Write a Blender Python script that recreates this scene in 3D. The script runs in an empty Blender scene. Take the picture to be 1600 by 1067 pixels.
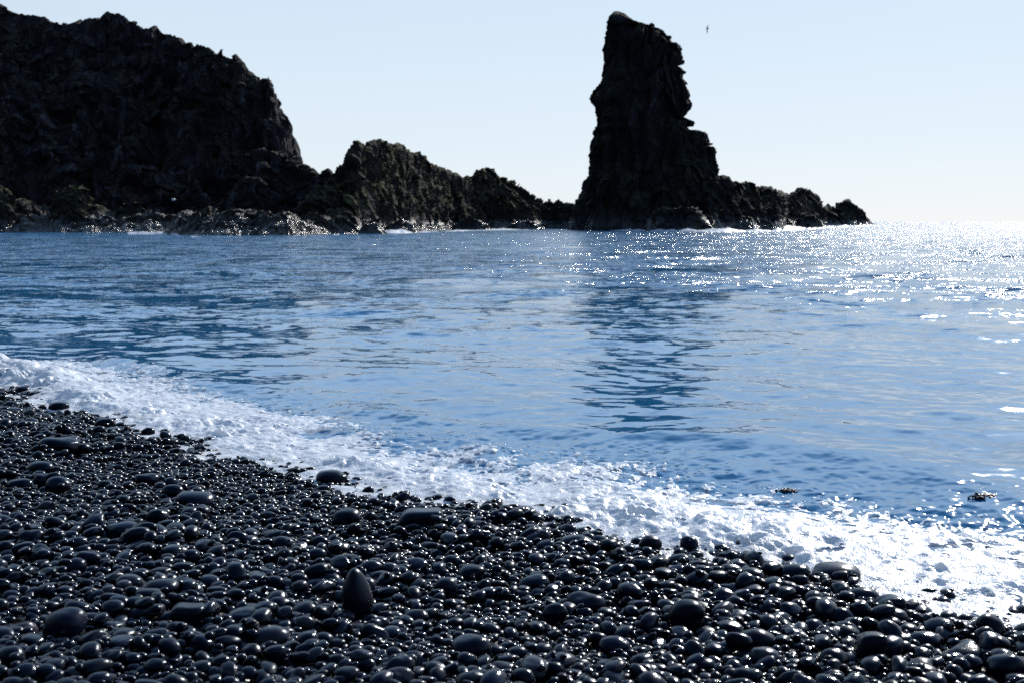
import bpy, math, random
import numpy as np
from mathutils import Vector, Matrix

# ------------------------------------------------------------------ camera, world, sun, exposure
sc = bpy.context.scene
H_CAM = 1.5
F = 1778.0                      # focal length in pixels of a 1600 px wide frame
PITCH = math.radians(6.0)
cam_d = bpy.data.cameras.new('camera')
cam_d.sensor_width = 36.0
cam_d.lens = 36.0 * F / 1600.0
cam_d.clip_start = 0.05
cam_d.clip_end = 20000
cam_d.dof.use_dof = True
cam_d.dof.focus_distance = 6.3
cam_d.dof.aperture_fstop = 4.8
cam = bpy.data.objects.new('camera', cam_d)
cam.location = (0, 0, H_CAM)
cam.rotation_euler = (math.radians(90) - PITCH, 0, 0)
sc.collection.objects.link(cam)
sc.camera = cam

SUN_AZ = math.radians(27.5)     # clockwise from +Y (the viewing direction)
SUN_EL = math.radians(31.0)
w = bpy.data.worlds.new('World'); sc.world = w; w.use_nodes = True
nt = w.node_tree
bg = nt.nodes['Background']
sky = nt.nodes.new('ShaderNodeTexSky'); sky.sky_type = 'NISHITA'
sky.sun_disc = False
sky.sun_elevation = SUN_EL
sky.sun_rotation = SUN_AZ
sky.altitude = 0
sky.air_density = 1.0; sky.dust_density = 0.25; sky.ozone_density = 3.0
# a thin bright veil of haze low in the sky, strongest on the sun's side, then blue; the band just above the view is brightened to light the water
def wn(typ, **kw):
    n = nt.nodes.new(typ)
    for k_, v_ in kw.items(): setattr(n, k_, v_)
    return n
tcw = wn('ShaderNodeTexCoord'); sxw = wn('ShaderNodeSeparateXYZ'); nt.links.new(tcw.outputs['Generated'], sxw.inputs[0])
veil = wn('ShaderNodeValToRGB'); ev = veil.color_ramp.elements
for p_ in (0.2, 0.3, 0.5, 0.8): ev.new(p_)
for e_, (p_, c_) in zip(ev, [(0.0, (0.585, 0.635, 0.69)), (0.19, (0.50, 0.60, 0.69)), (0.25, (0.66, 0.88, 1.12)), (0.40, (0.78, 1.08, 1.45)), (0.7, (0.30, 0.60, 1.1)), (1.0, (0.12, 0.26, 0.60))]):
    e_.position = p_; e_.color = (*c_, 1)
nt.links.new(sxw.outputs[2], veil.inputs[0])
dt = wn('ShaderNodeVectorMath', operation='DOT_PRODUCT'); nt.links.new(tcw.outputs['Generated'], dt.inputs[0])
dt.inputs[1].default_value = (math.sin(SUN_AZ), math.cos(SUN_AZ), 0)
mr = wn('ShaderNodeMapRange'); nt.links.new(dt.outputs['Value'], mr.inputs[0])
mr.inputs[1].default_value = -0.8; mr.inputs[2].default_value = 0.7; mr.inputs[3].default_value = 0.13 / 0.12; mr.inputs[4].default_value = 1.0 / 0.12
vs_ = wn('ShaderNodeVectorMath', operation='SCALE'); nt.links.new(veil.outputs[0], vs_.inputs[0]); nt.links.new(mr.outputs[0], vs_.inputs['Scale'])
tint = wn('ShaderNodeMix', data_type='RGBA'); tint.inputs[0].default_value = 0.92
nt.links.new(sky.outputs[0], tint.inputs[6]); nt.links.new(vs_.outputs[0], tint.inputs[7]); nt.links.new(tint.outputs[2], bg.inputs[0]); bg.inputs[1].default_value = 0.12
sl = bpy.data.lights.new('sun', 'SUN'); sl.energy = 5.0; sl.angle = math.radians(0.53)
sl.color = (1.0, 0.95, 0.88)
so = bpy.data.objects.new('sun', sl); sc.collection.objects.link(so)
sd = Vector((math.sin(SUN_AZ) * math.cos(SUN_EL), math.cos(SUN_AZ) * math.cos(SUN_EL), math.sin(SUN_EL)))
so.rotation_euler = sd.to_track_quat('Z', 'Y').to_euler()
so.location = (30, 60, 50)
sc.view_settings.view_transform = 'Standard'; sc.view_settings.look = 'None'
sc.view_settings.gamma = 1.0; sc.view_settings.use_curve_mapping = False
sc.view_settings.exposure = 0.4
sc.cycles.use_denoising = False
sc.cycles.sample_clamp_indirect = 6
sc.cycles.max_bounces = 6

# ------------------------------------------------------------------ helpers
rng = np.random.default_rng(7)
C = sc.collection

def tag(o, label=None, cat=None, group=None, kind=None):
    if label: o['label'] = label
    if cat: o['category'] = cat
    if group: o['group'] = group
    if kind: o['kind'] = kind
    return o

def ray(u, v):
    u = np.asarray(u, float); v = np.asarray(v, float)
    x = (u - 800) / F; up = (533.5 - v) / F
    y = math.cos(PITCH) + math.sin(PITCH) * up
    z = -math.sin(PITCH) + math.cos(PITCH) * up
    return x / y, z / y                     # lateral and height per metre of depth

def on_plane(u, v, z=0.0):
    rx, rz = ray(u, v)
    d = (z - H_CAM) / rz
    return rx * d, d

def hash3(ix, iy, iz, seed):
    h = (ix.astype(np.uint32) * np.uint32(374761393) + iy.astype(np.uint32) * np.uint32(668265263)
         + iz.astype(np.uint32) * np.uint32(2147483647 & 0x7feb352d) + np.uint32((seed * 1274126177) & 0xffffffff))
    h ^= h >> np.uint32(15); h *= np.uint32(0x85ebca6b); h ^= h >> np.uint32(13); h *= np.uint32(0xc2b2ae35); h ^= h >> np.uint32(16)
    return h.astype(np.float64) / 4294967295.0

def vnoise(x, y, z, seed=0):                 # value noise, -1..1
    x, y, z = np.broadcast_arrays(np.asarray(x, float), np.asarray(y, float), np.asarray(z, float))
    fx = np.floor(x); fy = np.floor(y); fz = np.floor(z)
    ix = fx.astype(np.int64); iy = fy.astype(np.int64); iz = fz.astype(np.int64)
    tx = x - fx; ty = y - fy; tz = z - fz
    tx = tx * tx * tx * (tx * (tx * 6 - 15) + 10); ty = ty * ty * ty * (ty * (ty * 6 - 15) + 10); tz = tz * tz * tz * (tz * (tz * 6 - 15) + 10)
    r = 0
    for a in (0, 1):
        for b in (0, 1):
            wxy = (tx if a else 1 - tx) * (ty if b else 1 - ty)
            for c in (0, 1):
                r = r + wxy * (tz if c else 1 - tz) * hash3(ix + a, iy + b, iz + c, seed)
    return r * 2 - 1

def fbm(x, y, z, seed=0, octv=4, gain=0.5):
    s = 0; a = 1; t = 0
    for k in range(octv):
        s = s + a * vnoise(x * 2.03 ** k + 17 * k, y * 2.03 ** k - 9 * k, z * 2.03 ** k + 5 * k, seed + k); t += a; a *= gain
    return s / t

def worley(x, y, z, seed=0):                 # F1, F2 and a per-cell random value
    x, y, z = np.broadcast_arrays(np.asarray(x, float), np.asarray(y, float), np.asarray(z, float))
    ix = np.floor(x).astype(np.int64); iy = np.floor(y).astype(np.int64); iz = np.floor(z).astype(np.int64)
    f1 = np.full(x.shape, 9.0); f2 = np.full(x.shape, 9.0); cid = np.zeros(x.shape)
    for a in (-1, 0, 1):
        for b in (-1, 0, 1):
            for c in (-1, 0, 1):
                jx, jy, jz = ix + a, iy + b, iz + c
                px = jx + hash3(jx, jy, jz, seed); py = jy + hash3(jx, jy, jz, seed + 1); pz = jz + hash3(jx, jy, jz, seed + 2)
                d = (px - x) ** 2 + (py - y) ** 2 + (pz - z) ** 2
                r = hash3(jx, jy, jz, seed + 3)
                cl = d < f1
                f2 = np.where(cl, f1, np.minimum(f2, d)); cid = np.where(cl, r, cid); f1 = np.where(cl, d, f1)
    return np.sqrt(f1), np.sqrt(f2), cid

def facets(x, y, z, seed=0):                 # randomly tilted flat faces, one per cell
    x, y, z = np.broadcast_arrays(np.asarray(x, float), np.asarray(y, float), np.asarray(z, float))
    ix = np.floor(x).astype(np.int64); iy = np.floor(y).astype(np.int64); iz = np.floor(z).astype(np.int64)
    f1 = np.full(x.shape, 9.0); out = np.zeros(x.shape)
    for a in (-1, 0, 1):
        for b in (-1, 0, 1):
            for c in (-1, 0, 1):
                jx, jy, jz = ix + a, iy + b, iz + c
                r1 = hash3(jx, jy, jz, seed); r2 = hash3(jx, jy, jz, seed + 1); r3 = hash3(jx, jy, jz, seed + 2)
                dx, dy, dz = x - jx - r1, y - jy - r2, z - jz - r3
                d = dx * dx + dy * dy + dz * dz
                v = 2.2 * ((r2 - .5) * dx + (r3 - .5) * dy + (r1 - .35) * dz) + 0.5 * (hash3(jx, jy, jz, seed + 3) - 0.5)
                cl = d < f1; out = np.where(cl, v, out); f1 = np.where(cl, d, f1)
    return out

def mesh_np(name, V, Fc, mat, smooth=True, attrs=None, parent=None):
    V = np.ascontiguousarray(V, np.float32); Fc = np.ascontiguousarray(Fc, np.int32)
    me = bpy.data.meshes.new(name)
    n, k = Fc.shape
    me.vertices.add(len(V)); me.vertices.foreach_set('co', V.ravel())
    me.loops.add(n * k); me.loops.foreach_set('vertex_index', Fc.ravel())
    me.polygons.add(n); me.polygons.foreach_set('loop_start', np.arange(0, n * k, k, dtype=np.int32))
    me.update(calc_edges=True)
    me.polygons.foreach_set('use_smooth', np.full(n, smooth, dtype=bool))
    if attrs:
        for an, av in attrs.items():
            at = me.attributes.new(an, 'FLOAT', 'POINT'); at.data.foreach_set('value', np.ascontiguousarray(av, np.float32))
    me.materials.append(mat)
    o = bpy.data.objects.new(name, me); C.objects.link(o)
    if parent: o.parent = parent
    return o

def grid_faces(nr, nc, wrap=False):
    i = np.arange(nr - 1)[:, None]; j = np.arange(nc if wrap else nc - 1)[None, :]
    j2 = (j + 1) % nc
    a = i * nc + j; b = i * nc + j2; c = (i + 1) * nc + j2; d = (i + 1) * nc + j
    return np.stack([a, b, c, d], -1).reshape(-1, 4)

def grid_normals(P, wrap=False):             # P (nr,nc,3)
    dr = np.gradient(P, axis=0)
    dc = (np.roll(P, -1, 1) - np.roll(P, 1, 1)) if wrap else np.gradient(P, axis=1)
    n = np.cross(dc, dr); n /= np.linalg.norm(n, axis=-1, keepdims=True) + 1e-9
    return n

# ------------------------------------------------------------------ materials
def mat_new(name):
    m = bpy.data.materials.new(name); m.use_nodes = True
    t = m.node_tree; return m, t, t.nodes['Principled BSDF']

def N(t, typ, **kw):
    n = t.nodes.new(typ)
    for k, v in kw.items(): setattr(n, k, v)
    return n

def math_n(t, op, a, b=None, clamp=False):
    n = N(t, 'ShaderNodeMath', operation=op, use_clamp=clamp)
    for i, x in enumerate((a, b)):
        if x is None: continue
        if isinstance(x, (int, float)): n.inputs[i].default_value = x
        else: t.links.new(x, n.inputs[i])
    return n.outputs[0]

def ramp(t, src, stops):
    r = N(t, 'ShaderNodeValToRGB'); e = r.color_ramp.elements
    while len(e) < len(stops): e.new(0.5)
    for i, (p, c) in enumerate(stops):
        e[i].position = p; e[i].color = (*c, 1) if len(c) == 3 else c
    t.links.new(src, r.inputs[0]); return r.outputs[0]

def noise_n(t, vec, scale, detail=4, rough=0.55, dist=0.0):
    n = N(t, 'ShaderNodeTexNoise'); n.inputs['Scale'].default_value = scale; n.inputs['Detail'].default_value = detail
    n.inputs['Roughness'].default_value = rough; n.inputs['Distortion'].default_value = dist
    if vec is not None: t.links.new(vec, n.inputs['Vector'])
    return n

def rock_material(name, dark, mid, moss_col, moss_amt, wet_top, streak=0.0):
    m, t, p = mat_new(name)
    geo = N(t, 'ShaderNodeNewGeometry'); L = t.links
    n1 = noise_n(t, geo.outputs['Position'], 0.35, 8, 0.65)
    col = ramp(t, n1.outputs[0], [(0.38, dark), (0.55, mid), (0.70, tuple(c * 2.2 for c in mid))])
    sep = N(t, 'ShaderNodeSeparateXYZ'); L.new(geo.outputs['Normal'], sep.inputs[0])
    n2 = noise_n(t, geo.outputs['Position'], 0.22, 7, 0.7)
    up = math_n(t, 'MULTIPLY', math_n(t, 'SUBTRACT', sep.outputs[2], 0.20, True), 2.2, True)
    ms = math_n(t, 'MULTIPLY', math_n(t, 'MULTIPLY', math_n(t, 'SUBTRACT', n2.outputs[0], 0.42, True), 7.0, True), up, True)
    spos = N(t, 'ShaderNodeSeparateXYZ'); L.new(geo.outputs['Position'], spos.inputs[0])
    hi = math_n(t, 'MULTIPLY', math_n(t, 'SUBTRACT', spos.outputs[2], wet_top), 0.5, True)   # moss only above the tide line
    ms = math_n(t, 'MULTIPLY', math_n(t, 'MULTIPLY', ms, hi, True), moss_amt, True)
    mx = N(t, 'ShaderNodeMix', data_type='RGBA'); L.new(ms, mx.inputs[0]); L.new(col, mx.inputs[6]); mx.inputs[7].default_value = (*moss_col, 1)
    out = mx.outputs[2]
    # pale mineral / guano stains with a shape of their own
    mp = N(t, 'ShaderNodeMapping'); mp.inputs['Scale'].default_value = (0.5, 0.5, 0.16); L.new(geo.outputs['Position'], mp.inputs[0])
    n3 = noise_n(t, mp.outputs[0], 0.9, 6, 0.7)
    st = math_n(t, 'MULTIPLY', math_n(t, 'MULTIPLY', math_n(t, 'SUBTRACT', n3.outputs[0], 0.55, True), 5.0, True), streak)
    mx2 = N(t, 'ShaderNodeMix', data_type='RGBA'); L.new(st, mx2.inputs[0]); L.new(out, mx2.inputs[6]); mx2.inputs[7].default_value = (0.13, 0.125, 0.145, 1)
    L.new(mx2.outputs[2], p.inputs['Base Color'])
    wet = math_n(t, 'MULTIPLY', math_n(t, 'SUBTRACT', wet_top + 0.8, spos.outputs[2]), 0.7, True)
    rg = math_n(t, 'SUBTRACT', 0.85, math_n(t, 'MULTIPLY', wet, 0.62))
    L.new(rg, p.inputs['Roughness'])
    L.new(math_n(t, 'ADD', 0.08, math_n(t, 'MULTIPLY', wet, 0.40)), p.inputs['Specular IOR Level'])
    n4 = noise_n(t, geo.outputs['Position'], 2.2, 8, 0.7)
    b = N(t, 'ShaderNodeBump'); b.inputs['Strength'].default_value = 0.9; b.inputs['Distance'].default_value = 0.45
    L.new(n4.outputs[0], b.inputs['Height']); L.new(b.outputs[0], p.inputs['Normal'])
    return m

M_CLIFF = rock_material('cliff_rock', (0.006, 0.006, 0.009), (0.020, 0.018, 0.022), (0.055, 0.047, 0.026), 0.5, 0.8, 0.9)
M_RIDGE = rock_material('ridge_rock', (0.008, 0.0075, 0.008), (0.024, 0.021, 0.019), (0.085, 0.085, 0.032), 0.75, 1.5, 0.4)
M_STACK = rock_material('stack_rock', (0.005, 0.005, 0.007), (0.013, 0.012, 0.014), (0.055, 0.060, 0.026), 0.7, 1.8, 0.3)
M_LEDGE = rock_material('wet_ledge_rock', (0.012, 0.011, 0.010), (0.030, 0.027, 0.023), (0.10, 0.10, 0.04), 0.7, 2.4, 0.4)

def stone_material():
    m, t, p = mat_new('wet_black_basalt'); L = t.links
    at = N(t, 'ShaderNodeAttribute', attribute_name='rnd')
    tc = N(t, 'ShaderNodeNewGeometry')
    n1 = noise_n(t, tc.outputs['Position'], 60, 5, 0.6)
    c = ramp(t, at.outputs['Fac'], [(0.0, (0.001, 0.0015, 0.004)), (0.6, (0.002, 0.003, 0.008)), (0.9, (0.005, 0.007, 0.015)), (1.0, (0.028, 0.030, 0.036))])
    mx = N(t, 'ShaderNodeMix', data_type='RGBA', blend_type='MULTIPLY'); mx.inputs[0].default_value = 0.6
    L.new(c, mx.inputs[6]); L.new(ramp(t, n1.outputs[0], [(0.3, (0.6, 0.6, 0.6)), (0.7, (1.3, 1.3, 1.3))]), mx.inputs[7])
    L.new(mx.outputs[2], p.inputs['Base Color'])
    f = math_n(t, 'FRACT', math_n(t, 'MULTIPLY', at.outputs['Fac'], 37.7))
    L.new(math_n(t, 'ADD', math_n(t, 'MULTIPLY', f, 0.16), math_n(t, 'ADD', 0.06, math_n(t, 'MULTIPLY', n1.outputs[0], 0.14))), p.inputs['Roughness'])
    p.inputs['Specular IOR Level'].default_value = 0.15
    p.inputs['Specular Tint'].default_value = (0.62, 0.78, 1.0, 1)
    n2 = noise_n(t, tc.outputs['Position'], 170, 3, 0.6)
    b = N(t, 'ShaderNodeBump'); b.inputs['Strength'].default_value = 0.25; b.inputs['Distance'].default_value = 0.003
    L.new(n2.outputs[0], b.inputs['Height']); L.new(b.outputs[0], p.inputs['Normal'])
    return m
M_STONE = stone_material()

def ground_material():
    m, t, p = mat_new('wet_black_gravel'); L = t.links
    g = N(t, 'ShaderNodeNewGeometry')
    v = N(t, 'ShaderNodeTexVoronoi'); v.inputs['Scale'].default_value = 28; L.new(g.outputs['Position'], v.inputs['Vector'])
    L.new(ramp(t, v.outputs['Distance'], [(0, (0.014, 0.015, 0.018)), (0.6, (0.004, 0.004, 0.005))]), p.inputs['Base Color'])
    p.inputs['Roughness'].default_value = 0.4
    b = N(t, 'ShaderNodeBump', invert=True); b.inputs['Strength'].default_value = 1; b.inputs['Distance'].default_value = 0.02
    L.new(v.outputs['Distance'], b.inputs['Height']); L.new(b.outputs[0], p.inputs['Normal'])
    return m
M_GROUND = ground_material()

def water_material():
    m, t, p = mat_new('sea_water'); L = t.links
    g = N(t, 'ShaderNodeNewGeometry')
    sp = N(t, 'ShaderNodeSeparateXYZ'); L.new(g.outputs['Position'], sp.inputs[0])
    # wind ripples given as slopes: finer than the modelled waves
    def slope(scale, detail, amp, stretch):
        mp = N(t, 'ShaderNodeMapping'); mp.inputs['Scale'].default_value = stretch; mp.inputs['Rotation'].default_value = (0, 0, math.radians(-14))
        L.new(g.outputs['Position'], mp.inputs[0])
        n = noise_n(t, mp.outputs[0], scale, detail, 0.6, 0.3)
        s = N(t, 'ShaderNodeVectorMath', operation='SUBTRACT'); L.new(n.outputs['Color'], s.inputs[0]); s.inputs[1].default_value = (0.5, 0.5, 0.5)
        k = N(t, 'ShaderNodeVectorMath', operation='SCALE'); L.new(s.outputs[0], k.inputs[0])
        if isinstance(amp, (int, float)): k.inputs['Scale'].default_value = amp
        else: L.new(amp, k.inputs['Scale'])
        return k.outputs[0]
    far = N(t, 'ShaderNodeMapRange'); L.new(sp.outputs[1], far.inputs[0])
    far.inputs[1].default_value = 12; far.inputs[2].default_value = 30; far.inputs[3].default_value = 0.0; far.inputs[4].default_value = 1.0
    open_ = N(t, 'ShaderNodeMapRange'); L.new(sp.outputs[0], open_.inputs[0])      # more wind away from the lee of the headland
    open_.inputs[1].default_value = -4; open_.inputs[2].default_value = 14; open_.inputs[3].default_value = 1.25; open_.inputs[4].default_value = 1.3
    gust = noise_n(t, g.outputs['Position'], 0.05, 3, 0.5)
    gu = math_n(t, 'ADD', 0.6, math_n(t, 'MULTIPLY', gust.outputs[0], 0.8))
    fa = math_n(t, 'MULTIPLY', math_n(t, 'MULTIPLY', far.outputs[0], open_.outputs[0]), gu)
    a = slope(6.0, 3, math_n(t, 'ADD', 0.38, math_n(t, 'MULTIPLY', fa, 1.7)), (0.55, 1, 1))
    b = slope(0.8, 4, math_n(t, 'MULTIPLY', fa, 2.35), (0.55, 1, 1))
    s1 = N(t, 'ShaderNodeVectorMath', operation='ADD'); L.new(a, s1.inputs[0]); L.new(b, s1.inputs[1])
    fl = N(t, 'ShaderNodeVectorMath', operation='MULTIPLY'); L.new(s1.outputs[0], fl.inputs[0]); fl.inputs[1].default_value = (1, 1, 0)
    s2 = N(t, 'ShaderNodeVectorMath', operation='ADD'); L.new(fl.outputs[0], s2.inputs[0]); L.new(g.outputs['Normal'], s2.inputs[1])
    nz = N(t, 'ShaderNodeVectorMath', operation='NORMALIZE'); L.new(s2.outputs[0], nz.inputs[0])
    L.new(nz.outputs[0], p.inputs['Normal'])
    p.inputs['Base Color'].default_value = (0.008, 0.085, 0.19, 1)
    rgh = N(t, 'ShaderNodeMapRange'); L.new(sp.outputs[1], rgh.inputs[0])      # ripples too small to model widen the sun's glitter far out
    rgh.inputs[1].default_value = 8; rgh.inputs[2].default_value = 120; rgh.inputs[3].default_value = 0.08; rgh.inputs[4].default_value = 0.13
    L.new(rgh.outputs[0], p.inputs['Roughness'])
    p.inputs['IOR'].default_value = 1.43
    return m
M_WATER = water_material()

def foam_material():
    m, t, p = mat_new('sea_foam'); L = t.links
    g = N(t, 'ShaderNodeNewGeometry')
    p.inputs['Base Color'].default_value = (0.92, 0.93, 0.94, 1)
    p.inputs['Roughness'].default_value = 0.35
    p.inputs['Specular IOR Level'].default_value = 0.5
    v = N(t, 'ShaderNodeTexVoronoi'); v.inputs['Scale'].default_value = 90; L.new(g.outputs['Position'], v.inputs['Vector'])
    n = noise_n(t, g.outputs['Position'], 40, 4, 0.6)
    hsum = math_n(t, 'ADD', math_n(t, 'MULTIPLY', v.outputs['Distance'], 0.6), n.outputs[0])
    b = N(t, 'ShaderNodeBump'); b.inputs['Strength'].default_value = 0.5; b.inputs['Distance'].default_value = 0.008
    L.new(hsum, b.inputs['Height']); L.new(b.outputs[0], p.inputs['Normal'])
    tr = N(t, 'ShaderNodeBsdfTranslucent'); tr.inputs[0].default_value = (0.93, 0.94, 0.95, 1)
    mx = N(t, 'ShaderNodeMixShader'); mx.inputs[0].default_value = 0.5
    L.new(p.outputs[0], mx.inputs[1]); L.new(tr.outputs[0], mx.inputs[2])
    L.new(mx.outputs[0], t.nodes['Material Output'].inputs[0])
    return m
M_FOAM = foam_material()

def simple(name, col, rough, spec=0.5):
    m, t, p = mat_new(name)
    g = N(t, 'ShaderNodeNewGeometry'); n = noise_n(t, g.outputs['Position'], 12, 4)
    t.links.new(ramp(t, n.outputs[0], [(0.3, tuple(c * 0.6 for c in col)), (0.7, tuple(c * 1.3 for c in col))]), p.inputs['Base Color'])
    p.inputs['Roughness'].default_value = rough; p.inputs['Specular IOR Level'].default_value = spec
    return m
M_KELP = simple('wet_kelp', (0.05, 0.028, 0.012), 0.38)
M_BIRD = simple('bird_feathers', (0.05, 0.05, 0.06), 0.7)
M_PALE = simple('pale_stone', (0.65, 0.64, 0.62), 0.6)

# ------------------------------------------------------------------ shoreline, beach and wave heights
SHORE_PX = [(-500, 560), (0, 603), (150, 650), (300, 690), (500, 737), (700, 784), (860, 822), (1000, 848), (1200, 888), (1400, 925), (1600, 955), (2100, 1050)]
_sx, _sy = on_plane(*np.array(SHORE_PX, float).T)
def y_shore(x):
    y = np.interp(x, _sx, _sy)
    y = np.where(x < _sx[0], _sy[0] - (x - _sx[0]) * 0.9, y)
    return np.where(x > _sx[-1], _sy[-1] - (x - _sx[-1]) * 0.7, y)
def wdist(x, y): return (y - y_shore(x)) * 0.75          # metres out to sea from the waterline
def beach_z(x, y):
    d = wdist(x, y)
    z = np.where(d < 0, -0.105 * d, -0.14 * d)
    z = z + 0.022 * vnoise(x * 0.9, y * 0.9, 0, 5) * np.clip(-d - 0.4, 0, 1) - 0.028
    return np.clip(z, -3.0, 2.5)

wr = np.random.default_rng(11)
WAVES = []
for i in range(90):
    lam = 0.16 * (36 ** wr.random()) if i > 12 else wr.uniform(3, 9)
    ang = math.radians(wr.normal(-118, 38))              # travelling towards the beach
    amp = lam * (0.0024 if lam < 1 else 0.0014) * wr.uniform(0.5, 1.4) if i > 12 else lam * 0.0009 * wr.uniform(0.5, 1.4)
    WAVES.append((lam, math.cos(ang), math.sin(ang), amp, wr.uniform(0, 6.28)))
def wave_z(x, y, spacing=0.0):
    z = np.zeros_like(x)
    for lam, cx, cy, amp, ph in WAVES:
        k = 2 * math.pi / lam
        fade = np.clip((lam / (np.maximum(spacing, 1e-4) * 3.0) - 1.0), 0, 1)
        q = k * (x * cx + y * cy) + ph + 0.6 * np.sin(0.31 * k * (x * cy - y * cx) + 2 * ph)
        s = np.sin(q)
        z += fade * amp * (s + 0.25 * s * s)
    d = wdist(x, y)
    z *= 0.30 + 0.70 * np.clip((d - 0.2) / 3.0, 0, 1)
    # small swells running in, parallel to the shore
    wob = 0.35 * vnoise(x * 0.55, y * 0.55, 3, 21) + 0.12 * vnoise(x * 1.9, y * 1.9, 3, 22)
    for d0, wd, a in ((0.75, 0.20, 0.045), (1.9, 0.26, 0.030), (3.3, 0.35, 0.022)):
        m = np.clip(0.65 + 0.8 * vnoise(x * 0.5, y * 0.5, d0, 23), 0, 1.4)
        z += a * m * np.exp(-((d - d0 + wob) / wd) ** 2)
    left = np.clip((-3.3 - x) / 1.2, 0, 1)
    z += 0.11 * left * np.exp(-((d - 0.50 + 0.4 * wob) / 0.17) ** 2)
    z += 0.012 * np.clip(1 - d / 1.2, 0, 1)
    z += (0.009 * vnoise(x * 9, y * 11, 0, 24) + 0.005 * vnoise(x * 23, y * 27, 0, 25)) * np.clip((2.4 - d) / 1.2, 0, 1) * np.clip(0.05 / np.maximum(spacing, 1e-3) - 0.6, 0, 1)
    return z

# ground: one sheet, beach in front and sea bed out to the horizon
def geo_axis(lo, hi, c0, c1, step, ratio=1.25):
    mid = list(np.arange(c0, c1 + 1e-6, step)); a = mid[0]; s = step; L_ = []
    while a > lo: s *= ratio; a -= s; L_.append(a)
    b = mid[-1]; s = step; R_ = []
    while b < hi: s *= ratio; b += s; R_.append(b)
    return np.array(L_[::-1] + mid + R_)
gx = geo_axis(-9000, 9000, -9, 7, 0.08); gy = geo_axis(-60, 9000, -3, 14, 0.08)
GX, GY = np.meshgrid(gx, gy)
P = np.stack([GX, GY, beach_z(GX, GY)], -1)
ground = mesh_np('ground', P.reshape(-1, 3), grid_faces(*GX.shape), M_GROUND)
tag(ground, 'dark wet gravel under the black beach pebbles', None, kind='structure')

# sea: rows dense near the shore, out to the horizon
th = np.radians(np.concatenate([np.linspace(-88, -33, 120)[:-1], np.linspace(-33, 33, 1500), np.linspace(33, 88, 90)[1:]]))
inv = np.linspace(1 / 3.1, 1 / 60.0, 1000)
rr = 1 / inv
r_ = rr[-1]; ext = []
while r_ < 9000: r_ *= 1.012; ext.append(r_)
rr = np.concatenate([rr, ext])
R, T = np.meshgrid(rr, th, indexing='ij')
WX = R * np.sin(T); WY = R * np.cos(T)
sp_r = np.gradient(rr)[:, None] * np.ones_like(T); sp_t = R * np.gradient(th)[None, :]
spc = np.maximum(sp_r, sp_t)
WZ = np.zeros_like(WX)
near = rr < 400
WZ[near] = wave_z(WX[near], WY[near], spc[near])
P = np.stack([WX, WY, WZ], -1)
fc = grid_faces(*WX.shape)
water = mesh_np('sea_water', P.reshape(-1, 3), fc[:, ::-1], M_WATER)
tag(water, 'blue rippled sea with sun glitter', None, kind='structure')

# ------------------------------------------------------------------ rocks
def crag(P, Nn, scale=1.0, amp=1.0, seed=0, vert=1.0, dip=0.0, stretch=1.0):
    x, y, z = P[..., 0] / scale, P[..., 1] / scale, P[..., 2] / scale * vert
    cd, sd_ = math.cos(dip), math.sin(dip)                # beds of the rock dip at this angle and run long
    x, z = (x * cd + z * sd_) / stretch, -x * sd_ + z * cd
    w1 = vnoise(x * .4, y * .4, z * .4, seed + 90); w2 = vnoise(x * .4 + 9, y * .4, z * .4, seed + 91)
    x = x + w1 * .8; z = z + w2 * .8
    d = 1.0 * (1 - 2 * np.abs(vnoise(x / 5, y / 5, z / 5, seed)))
    d = d + 1.7 * facets(x / 3.4, y / 3.4, z / 3.4, seed + 10)
    d = d + 0.85 * facets(x / 1.5 + 7, y / 1.5, z / 1.5, seed + 20)
    d = d + 0.24 * facets(x / .65 + 3, y / .65, z / .65, seed + 30)
    d = d + 0.07 * facets(x / .28 + 3, y / .28, z / .28, seed + 33)
    d = d + 0.05 * fbm(x * 2.5, y * 2.5, z * 2.5, seed + 40, 3)
    d = d - d.mean()
    a = amp if not isinstance(amp, np.ndarray) else amp[..., None]
    return P + Nn * (d * scale)[..., None] * a

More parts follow.
